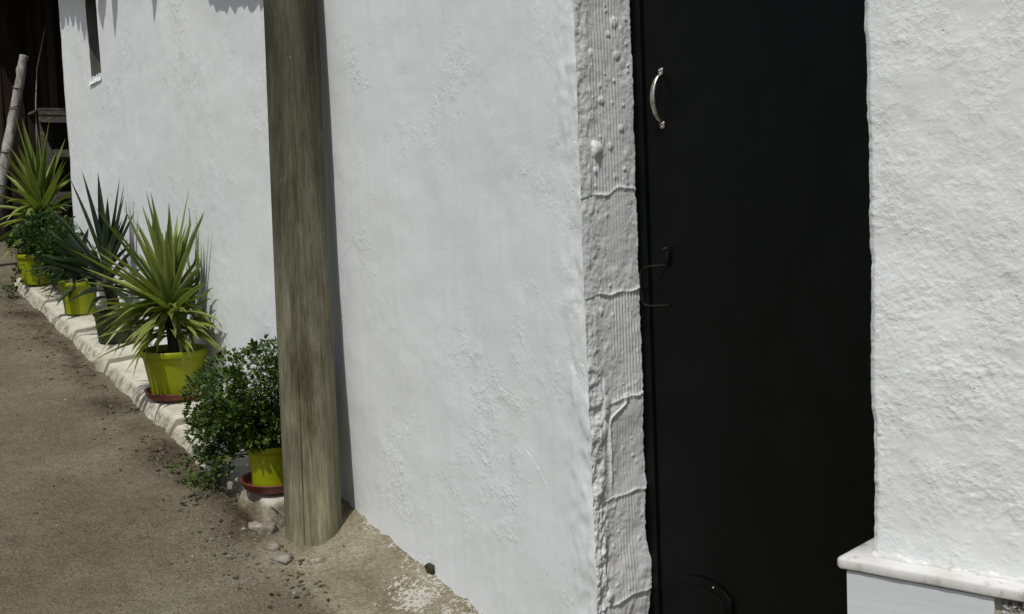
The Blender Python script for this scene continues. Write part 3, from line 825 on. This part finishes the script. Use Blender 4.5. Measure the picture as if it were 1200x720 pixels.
# D: big light yucca in the middle
c = base(-1.62, .16) + Vector((0, 0, .007)); R1 = random.Random(11)
pd = thing('potted_yucca', c, 'spiky light green yucca in a chartreuse pot, nearest of the yuccas', 'potted plant', GP)
make_pot(pd, c, .152, .106, .215, M['pot'], tiltm(-2.5))
sd_ = make_saucer(base(-1.62, .16), .142, 'round red plastic saucer under the pot of the light green yucca', tiltm(-4))
crown = c + Vector((0, 0, .42))
tipsD = [(-14, -136, .03, 0), (-8, -132, -.05, 0), (-20, -118, .08, 0), (11, -120, -.04, 0), (36, -136, .05, -.01), (40, -112, .1, 0), (58, -72, .06, .01), (54, -58, -.03, 0), (66, -40, .1, .01), (70, -20, .12, .03),
         (-71, -118, -.10, .0), (-41, -118, .06, .0), (-36, -104, .1, 0), (-104, -72, -.12, .015), (-86, -66, .02, .01), (-101, -34, -.05, .02), (-98, 8, -.14, .06), (-92, 30, -.05, .07), (-84, 52, -.14, .09),
         (-50, 80, -.17, .13), (-22, 58, -.16, .10), (8, 72, -.17, .11), (50, 44, -.15, .10), (34, -16, -.16, .07), (40, 30, -.08, .08), (-66, 62, -.02, .08), (-95, 18, -.02, .05), (-76, 24, -.12, .06), (-80, 42, .02, .07), (-58, 36, -.1, .07), (-88, -6, .04, .03), (-70, 56, -.12, .09), (-46, 48, -.06, .08), (-100, 30, .04, .05), (-64, 16, -.18, .07), (-90, 44, -.1, .08), (-36, 66, -.1, .1), (46, 60, -.04, .09), (68, 4, .04, .03), (24, 64, -.12, .09)]
yucca(pd, c, .215, crown, 258., tipsD, 50, M["yucca_light"], .042, R1, low=56, lenf=.46)

# C: dark blue-green yucca behind it
c = base(-2.74, .14); R2 = random.Random(5)
pc_ = thing('potted_yucca', c, 'dark blue green yucca with stiff upright blades, pot half hidden behind the light yucca', 'potted plant', GP)
make_pot(pc_, c, .108, .085, .165, M['potshade'], tiltm(-2))
crown = c + Vector((-.02, 0, .36))
tipsC = [(-28, -112, 0, 0), (-14, -120, -.03, 0), (3, -118, .04, 0), (26, -112, .02, 0), (29, -90, .08, 0), (38, -84, .05, .0), (10, -88, -.1, 0), (22, -70, -.12, 0), (-48, -74, .06, 0), (-60, -88, .1, 0), (-44, -30, -.1, .01), (-60, -50, .02, .01), (36, -40, .1, 0), (30, -104, -.05, 0)]
yucca(pc_, c, .19, crown, 212., tipsC, 20, M['yucca_dark'], .050, R2, low=8, lenf=.42)

# B: dark broad-leaved plant in the chartreuse pot
c = base(-3.47, .15); R3 = random.Random(8)
pb_ = thing('potted_agave', c, 'low dark plant with broad drooping blades in a chartreuse pot', 'potted plant', GP)
make_pot(pb_, c, .112, .085, .19, M['pot'], tiltm(-3))
crown = c + Vector((.03, -.03, .25))
tipsB = [(-56, -22, -.12, .03), (-40, -36, -.05, .03), (-62, -2, -.1, .05), (-30, -50, .04, .02), (24, -30, .05, .02), (-10, -60, .08, .0), (30, 8, -.05, .06), (-50, 4, -.10, .05), (-20, -14, -.16, .05), (-34, -20, -.14, .04), (-16, 34, -.10, .10), (14, 32, -.12, .10), (-40, 34, -.06, .10), (34, 26, -.08, .09)]
yucca(pb_, c, .19, crown, 197., tipsB, 8, M['yucca_dark'], .074, R3, low=2, lenf=.30, stem_r=.02)

# far yucca, light and loose
c = base(-4.66, .12) ; c.z += .0; R4 = random.Random(21)
pa2 = thing('potted_yucca', c, 'loose bright green yucca at the far end of the row beside the dark shed', 'potted plant', GP)
make_pot(pa2, c, .12, .09, .2, M['potshade'])
crown = c + Vector((.035, -.02, .46))
tipsA = [(-16, -108, 0, 0), (-8, -100, .05, 0), (20, -100, .05, 0), (34, -78, .1, 0), (-26, -58, 0, .02), (-38, -52, -.1, .03), (-34, -8, -.15, .06), (-22, 36, -.2, .13), (-36, 12, -.1, .08), (-40, 44, -.1, .14), (30, -54, -.05, .0), (38, -34, .05, .02), (6, -92, -.06, 0), (26, 4, -.1, .06), (-28, -80, .08, .0), (14, -76, -.1, 0), (-46, -30, .1, .04)]
yucca(pa2, c, .2, crown, 162., tipsA, 26, M['yucca_far'], .056, R4, low=10, lenf=.50)

def shrub(root, c, H, blobs, n, L, mat, rng, trails=(), twigs=26, pot_r=.1):
    Lv = Leaves(); tw = []
    top = c + Vector((0, 0, H * .85))
    def tuft(p, out, k, s=1.):
        for j in range(k):
            d = (out * .9 + Vector((rng.gauss(0, .8), rng.gauss(0, .8), rng.gauss(.1, .6)))).normalized()
            nn = (Vector((0, 0, 1)) + .7 * Vector((rng.gauss(0, .6), rng.gauss(0, .6), 0))).normalized()
            LL = L * rng.uniform(.6, 1.25) * s
            Lv.leaf(p + d * .004, d, nn, LL, LL * rng.uniform(.45, .62), max(0, min(1, rng.gauss(.45, .27))))
    tot = sum(b[3] for b in blobs); ends = []
    for (ct, cq, cz, wgt, rt, rq, rz) in blobs:
        for i in range(int(n * wgt / tot)):
            while True:
                x, y, z = (rng.uniform(-1, 1) for _ in range(3)); rr = sqrt(x * x + y * y + z * z)
                if rr <= 1 and rng.random() < .30 + .7 * rr: break
            t, q = ct + x * rt, cq + y * rq; zz = cz + z * rz
            p = W(t, q, zz)
            if fbm(t * 9, q * 9, zz * 9) < -.22: continue
            if q < .03 and t > -4.2: continue
            out = Vector((x * D.x + y * N.x, x * D.y + y * N.y, z + .25))
            if out.length < .01: out = Vector((0, 0, 1))
            tuft(p, out.normalized(), rng.randint(2, 4)); ends.append(p)
    for i in range(twigs):
        p = ends[rng.randrange(len(ends))]
        s = top + Vector((rng.uniform(-.4, .4) * pot_r, rng.uniform(-.4, .4) * pot_r, 0)); m_ = (s + p) / 2 + Vector((0, 0, .05))
        pts = [(1 - u) ** 2 * s + 2 * u * (1 - u) * m_ + u * u * p for u in lin(0, 1, 7)]
        tw.append(tube(pts, [.0032 - .0022 * u for u in lin(0, 1, 7)], 5))
        for k in range(2, 7): tuft(pts[k] + Vector((rng.gauss(0, .01), rng.gauss(0, .01), rng.gauss(0, .01))), Vector((0, 0, .3)), 2)
    for (pl, k) in trails:
        P = [top] + [W(*p) for p in pl]
        pts = []
        for a, b in zip(P[:-1], P[1:]): pts += [a + (b - a) * u for u in lin(0, .9, 9)]
        pts = [p + Vector((rng.gauss(0, .006), rng.gauss(0, .006), rng.gauss(0, .006))) for p in pts]
        tw.append(tube(pts, [.003 - .0018 * i / len(pts) for i in range(len(pts))], 5))
        for i, p in enumerate(pts[9:]):
            for _ in range(k): tuft(p + Vector((rng.gauss(0, .018), rng.gauss(0, .018), rng.gauss(0, .016))), Vector((rng.gauss(0, .5), rng.gauss(0, .5), .2)), 3)
    Lv.clampwall(root)
    Lv.make('leaves', mat, root)
    obj('stem', *join(*tw), M['stem'], root)

# E: bushy plant beside the post
c = base(-.372, .188) + Vector((0, 0, .007)); R5 = random.Random(4)
pe = thing('potted_shrub', c, 'dense small leaved shrub in a chartreuse pot beside the wooden post', 'potted plant', GP)
make_pot(pe, c, .098, .078, .158, M['pot'], tiltm(-2))
make_saucer(base(-.372, .188), .125, 'round red plastic saucer under the shrub beside the post', tiltm(-4))
z = c.z
shrub(pe, c, .158, [(-.50, .23, z + .36, 1.25, .27, .17, .13), (-.78, .25, z + .27, 1.0, .19, .13, .13), (-.36, .18, z + .40, 1.1, .17, .14, .14), (-.68, .30, z + .17, .55, .15, .10, .10), (-.34, .19, z + .23, .8, .14, .13, .08), (-.95, .2, z + .22, .35, .12, .10, .09), (-.37, .26, z + .20, .55, .12, .06, .05), (-.40, .31, z + .25, .6, .12, .06, .06), (-.55, .26, z + .22, .7, .15, .12, .09)],
      5200, .022, M['shrub'], R5, trails=[([(-.50, .33, z + .10), (-.66, .37, z - .02), (-.80, .41, z - .05)], 3), ([(-.46, .33, z + .12), (-.55, .37, z - .02), (-.74, .40, z + .0)], 3), ([(-.62, .32, z + .12), (-.82, .36, z + .03)], 2), ([(-.45, .30, z + .14), (-.52, .35, z + .02)], 3), ([(-.60, .33, z + .14), (-.78, .38, z + .04), (-.98, .40, z + .02)], 2), ([(-.70, .30, z + .30), (-.95, .31, z + .34)], 1), ([(-.55, .31, z + .16), (-.66, .36, z + .06)], 2)])

# A: bright shrub at the far end
c = base(-4.42, .2) + Vector((0, 0, .002)); R6 = random.Random(14)
pa = thing('potted_shrub', c, 'spreading leafy shrub in a chartreuse pot, farthest of the pots on the ledge', 'potted plant', GP)
make_pot(pa, c, .125, .092, .2, M['pot'], tiltm(-3))
z = c.z
shrub(pa, c, .2, [(-4.28, .17, z + .31, 1.2, .26, .17, .15), (-4.02, .15, z + .22, 1.1, .24, .12, .15), (-4.0, .18, z + .08, .6, .2, .12, .09), (-3.85, .11, z + .28, .5, .16, .07, .14), (-4.45, .24, z + .26, .5, .14, .12, .1)], 2000, .028, M['shrub_far'], R6,
      trails=[([(-4.3, .34, z + .12), (-4.32, .36, z - .02), (-4.45, .40, z - .03)], 2), ([(-4.0, .14, z + .42), (-3.92, .10, z + .52)], 1)])

# ------------------------------------------------------------------ shed, log, crate beyond the house
shed = thing('wooden_shed', W(-6.4, -1.0, zb(-6.4)), 'dark open wooden shed beyond the far end of the white wall', 'shed')
RS = random.Random(2)
bs = []
q = -2.6
while q < .42:
    wq = RS.uniform(.11, .17); off = .035 * (len(bs) % 2) + RS.uniform(-.004, .004)
    bs.append(box(W, -6.62 + off, -6.59 + off, q, q + wq + .012, 1.2, 4.2)); q += wq
obj('back_wall', *join(*bs), M['shed'], shed, smooth=False)
obj('roof', *join(box(W, -6.9, -4.55, -2.6, .22, 3.56, 3.60)), M['shed'], shed, smooth=False)
bs = []; t = -6.55
while t < -4.6:
    wq = RS.uniform(.11, .17); bs.append(box(W, t, t + wq, -2.62, -2.59, 1.0, 3.57)); t += wq
obj('side_wall', *join(*bs), M['shed'], shed, smooth=False)
obj('corner_post', *join(tube([W(-5.92, -.30, 1.1), W(-5.92, -.33, 3.56)], .04, 10)), M['shed'], shed)
obj('corner_post', *join(tube([W(-6.3, .02, 1.1), W(-6.3, .03, 3.56)], .035, 10)), M['shed'], shed)

def logpts():
    P = [(.385, 1.30), (.275, 1.70), (.172, 2.095), (.075, 2.497), (.024, 2.70), (-.022, 2.90)]
    out = []
    for u in lin(0, 4.999, 60):
        i = int(u); f_ = u - i; out.append(W(-5.45, P[i][0] + (P[i + 1][0] - P[i][0]) * f_, P[i][1] + (P[i + 1][1] - P[i][1]) * f_))
    return out
V, F = tube(logpts(), [.040 - .009 * u + .004 * nz(u * 14, 1, 1) for u in lin(0, 1, 60)], 20)
V = [v + .005 * Vector((nz(v.x * 14, v.y * 14, v.z * 9), nz(v.x * 14 + 9, v.y * 14, v.z * 9), 0)) + .006 * Vector((nz(v.x * 50, v.y * 50, v.z * 20), nz(v.x * 50 + 9, v.y * 50, v.z * 20), 0)) for v in V]
log = obj('leaning_log', V, F, M['grey_wood'], None, loc=W(-5.45, .40, 1.30))
tag(log, 'pale crooked log leaning upright in front of the dark shed', 'log')
for k in (12, 19, 27, 36, 45):
    p = logpts()[k]; obj('wire', *tube([p + Vector((.044 * cos(a), .044 * sin(a), .02 * sin(a * .5 + k))) for a in lin(0, 2 * pi, 20)], .0035, 5), M['wire'], log)

cr = thing('wooden_crate', W(-5.45, -.30, zb(-5.4)), 'old grey wooden crate with open front between the shed and the white wall', 'crate')
obj('top_board', *box(W, -5.85, -5.44, -.50, -.095, 2.505, 2.52), M['crate_wood'], cr, smooth=False)
obj('front_board', *box(W, -5.47, -5.442, -.50, -.098, 2.468, 2.503), M['crate_wood'], cr, smooth=False)
obj('front_board', *box(W, -5.475, -5.446, -.50, -.094, 2.415, 2.462), M['crate_wood'], cr, smooth=False)
def plank(o4, t0, t1): return [W(t0, q, z) for q, z in o4] + [W(t1, q, z) for q, z in o4], [(0, 1, 2, 3), (4, 5, 6, 7), (0, 1, 5, 4), (1, 2, 6, 5), (2, 3, 7, 6), (3, 0, 4, 7)]
obj('side_board', *plank([(-.096, 2.412), (-.110, 1.40), (-.19, 1.40), (-.175, 2.18)], -5.45, -5.475), M['crate_wood'], cr, smooth=False)
obj('shelf', *box(W, -5.85, -5.452, -.49, -.177, 2.16, 2.215), M['crate_wood'], cr, smooth=False)
obj('shelf', *box(W, -5.85, -5.452, -.49, -.185, 1.85, 1.90), M['crate_wood'], cr, smooth=False)
obj('back_board', *box(W, -5.88, -5.852, -.50, -.095, 1.40, 2.50), M['shed'], cr, smooth=False)
stk = obj('thin_stick', *tube([W(-5.75, -.10, 1.42), W(-5.75, -.115, 2.1), W(-5.75, -.138, 2.593), W(-5.75, -.165, 2.85), W(-5.75, -.246, 3.16)], [.006, .006, .005, .004, .003], 6), M['grey_wood'], None, loc=W(-5.75, -.10, 1.42))
tag(stk, 'thin bent stick standing upright against the dark shed boards', 'stick')

# ------------------------------------------------------------------ stones and gravel
def rock(c, sx, sy, sz, rot, seed, mat, label, rough=.45):
    bm = bmesh.new(); bmesh.ops.create_icosphere(bm, subdivisions=3, radius=1.)
    for v in bm.verts:
        p = v.co.copy(); k = 1 + rough * noise.noise(p * 1.3 + Vector((seed * 3.1, 0, 0))) + .5 * rough * noise.noise(p * 3.1 + Vector((0, seed, 0)))
        p = Vector((max(-.9, min(.85, p.x * k)), max(-.85, min(.95, p.y * k)), max(-.8, min(.72, p.z * k))))
        v.co = Vector((p.x * sx, p.y * sy, p.z * sz))
    bmesh.ops.rotate(bm, verts=bm.verts, cent=(0, 0, 0), matrix=Matrix.Rotation(rot[2], 3, 'Z') @ Matrix.Rotation(rot[0], 3, 'X'))
    V = [v.co + c for v in bm.verts]; F = [tuple(v.index for v in f.verts) for f in bm.faces]; bm.free()
    o = obj('stone', V, F, mat, None, loc=c)
    return tag(o, label, 'stone', 'loose stones round the foot of the post')
def G(t, q, dz=0.): return W(t, q, gheight(t, q) + dz)
rock(G(.035, .335, .004), .052, .030, .014, (0.15, 0, -.6), 1, M['stone'], 'flat pale stone lying in front of the foot of the post')
rock(G(.105, .235, .002), .034, .016, .012, (0, 0, .5), 2, M['whitestone'], 'small white limewash chip on the concrete just right of the post')
rock(G(-.265, .305, .012),   .040, .026, .022, (.3, 0, .2), 3, M['whitestone'], 'white crusted lump just below the front saucer')
rock(G(-.195, .285, .010), .040, .030, .034, (.2, 0, 1.), 4, M['stone'], 'yellowish rubble stone tucked between ledge end and post')
rock(G(-.06, .325, .004), .03, .022, .018, (0, 0, 2.), 6, M['stone'], 'stubby stone just under the lit front of the post')
rock(G(.47, .006, .008), .022, .012, .022, (0, 0, -1.), 8, M['moss'], 'dark mossy lump at the foot of the bare wall')

RG = random.Random(9); V, F, rv = [], [], []
ico = bmesh.new(); bmesh.ops.create_icosphere(ico, subdivisions=1, radius=1.); IV = [v.co.copy() for v in ico.verts]; IF = [tuple(v.index for v in f.verts) for f in ico.faces]; ico.free()
cnt = 0
while cnt < 11000:
    t = RG.uniform(-5.2, 1.5) if RG.random() < .6 else RG.uniform(-1.2, 1.3)
    if RG.random() < .5: q = .32 + abs(RG.gauss(0, .16))
    else: q = RG.uniform(.02, 1.9)
    if t < -.22 and q < .33: continue
    if t > -.2 and q < .33 and RG.random() < .65: continue
    cl = fbm(t * 2.5, q * 2.5, 2.)
    if RG.random() > .55 + cl * 1.2: continue
    s = .0011 + .0022 * RG.random() ** 2
    if RG.random() < .05: s *= RG.uniform(1.6, 3.4) * (1.2 if q < .55 else .8)
    c = G(t, q, s * .15); a = RG.uniform(0, 6.28); sx, sy, sz = s * RG.uniform(.8, 1.7), s * RG.uniform(.7, 1.1), s * RG.uniform(.4, .75)
    w = RG.random(); val = .9 if w < .05 else (.0 if w < .42 else RG.uniform(.05, .55))
    b = len(V)
    for p in IV:
        k = RG.uniform(.6, 1.3); x, y = p.x * sx * k, p.y * sy * k
        V.append(c + Vector((x * cos(a) - y * sin(a), x * sin(a) + y * cos(a), p.z * sz))); rv.append(val)
    F += [tuple(i + b for i in f) for f in IF]; cnt += 1
gr = obj('gravel', V, F, M['gravel'], None, smooth=False); setattr_f(gr, 'rnd', rv)
tag(gr, 'loose gravel and grit scattered over the dirt street', 'gravel', kind='stuff')

# dry leaf litter and twigs swept against the ledge
RL = random.Random(31); V, F, rv = [], [], []
for i in range(520):
    t = RL.uniform(-4.2, -.2) if RL.random() < .8 else RL.uniform(-.3, .6)
    q = (.33 if t < -.2 else .28) + abs(RL.gauss(0, .10))
    if fbm(t * 3, q * 3, 4) < -.15: continue
    c = G(t, q, .003); a = RL.uniform(0, 6.28); L = RL.uniform(.006, .018); w = L * RL.choice((.08, .3, .45)); h = RL.uniform(.001, .005)
    dx, dy = Vector((cos(a), sin(a), 0)), Vector((-sin(a), cos(a), 0)); up = Vector((0, 0, 1)); b = len(V)
    for (u, v, z_) in ((-1, 0, 0), (-.3, 1, 1), (-.3, -1, .6), (.4, .8, .8), (.4, -.8, 1), (1, 0, .2)): V.append(c + dx * (u * L) + dy * (v * w) + up * (z_ * h)); rv.append(0)
    F += [(b, b + 1, b + 2), (b + 1, b + 3, b + 4, b + 2), (b + 3, b + 5, b + 4)]
    val = RL.random()
    for k in range(6): rv[-1 - k] = val
ll = obj('leaf_litter', V, F, M['litter'], None, smooth=False); setattr_f(ll, 'rnd', rv)
tag(ll, 'dry brown leaf litter and twigs along the foot of the ledge', 'leaf litter', kind='stuff')

# ------------------------------------------------------------------ camera, light, sky
cam = bpy.data.cameras.new('camera'); co_ = bpy.data.objects.new('camera', cam); COL.objects.link(co_)
p_, r_ = radians(4.66), radians(2.4)
Fw = Vector((0, cos(p_), -sin(p_))); U0 = Vector((0, sin(p_), cos(p_))); R0 = Vector((1, 0, 0))
Rt = cos(r_) * R0 - sin(r_) * U0; Up = cos(r_) * U0 + sin(r_) * R0
co_.matrix_world = Matrix(((Rt.x, Up.x, -Fw.x, 0), (Rt.y, Up.y, -Fw.y, 0), (Rt.z, Up.z, -Fw.z, 1.6), (0, 0, 0, 1)))
cam.sensor_width = 36; cam.lens = 36 * 1350 / 1200; cam.clip_start = .05; cam.clip_end = 500
scene.camera = co_

EL = radians(60)
hs = (N + .74 * D).normalized()
S = Vector((hs.x * cos(EL), hs.y * cos(EL), sin(EL)))
sun = bpy.data.lights.new('sun', 'SUN'); so = bpy.data.objects.new('sun', sun); COL.objects.link(so)
sun.energy = 3.3; sun.angle = radians(.55); sun.color = (1, .985, .945)
so.rotation_euler = S.to_track_quat('Z', 'Y').to_euler(); so.location = (0, 0, 8)
wd_ = bpy.data.worlds.new('World'); scene.world = wd_; wd_.use_nodes = True
nt = wd_.node_tree; sky = nt.nodes.new('ShaderNodeTexSky'); sky.sky_type = 'NISHITA'; sky.sun_disc = False
sky.sun_elevation = EL; sky.sun_rotation = math.atan2(S.x, S.y); sky.air_density = 1.0; sky.dust_density = 2.0
bg = nt.nodes['Background']; bg.inputs['Strength'].default_value = .09
hsv = nt.nodes.new('ShaderNodeHueSaturation'); hsv.inputs['Saturation'].default_value = .68
nt.links.new(sky.outputs[0], hsv.inputs['Color']); nt.links.new(hsv.outputs[0], bg.inputs['Color'])
scene.view_settings.view_transform = 'Standard'; scene.view_settings.look = 'None'
scene.view_settings.exposure = -.25; scene.view_settings.gamma = 1
scene.cycles.use_denoising = True
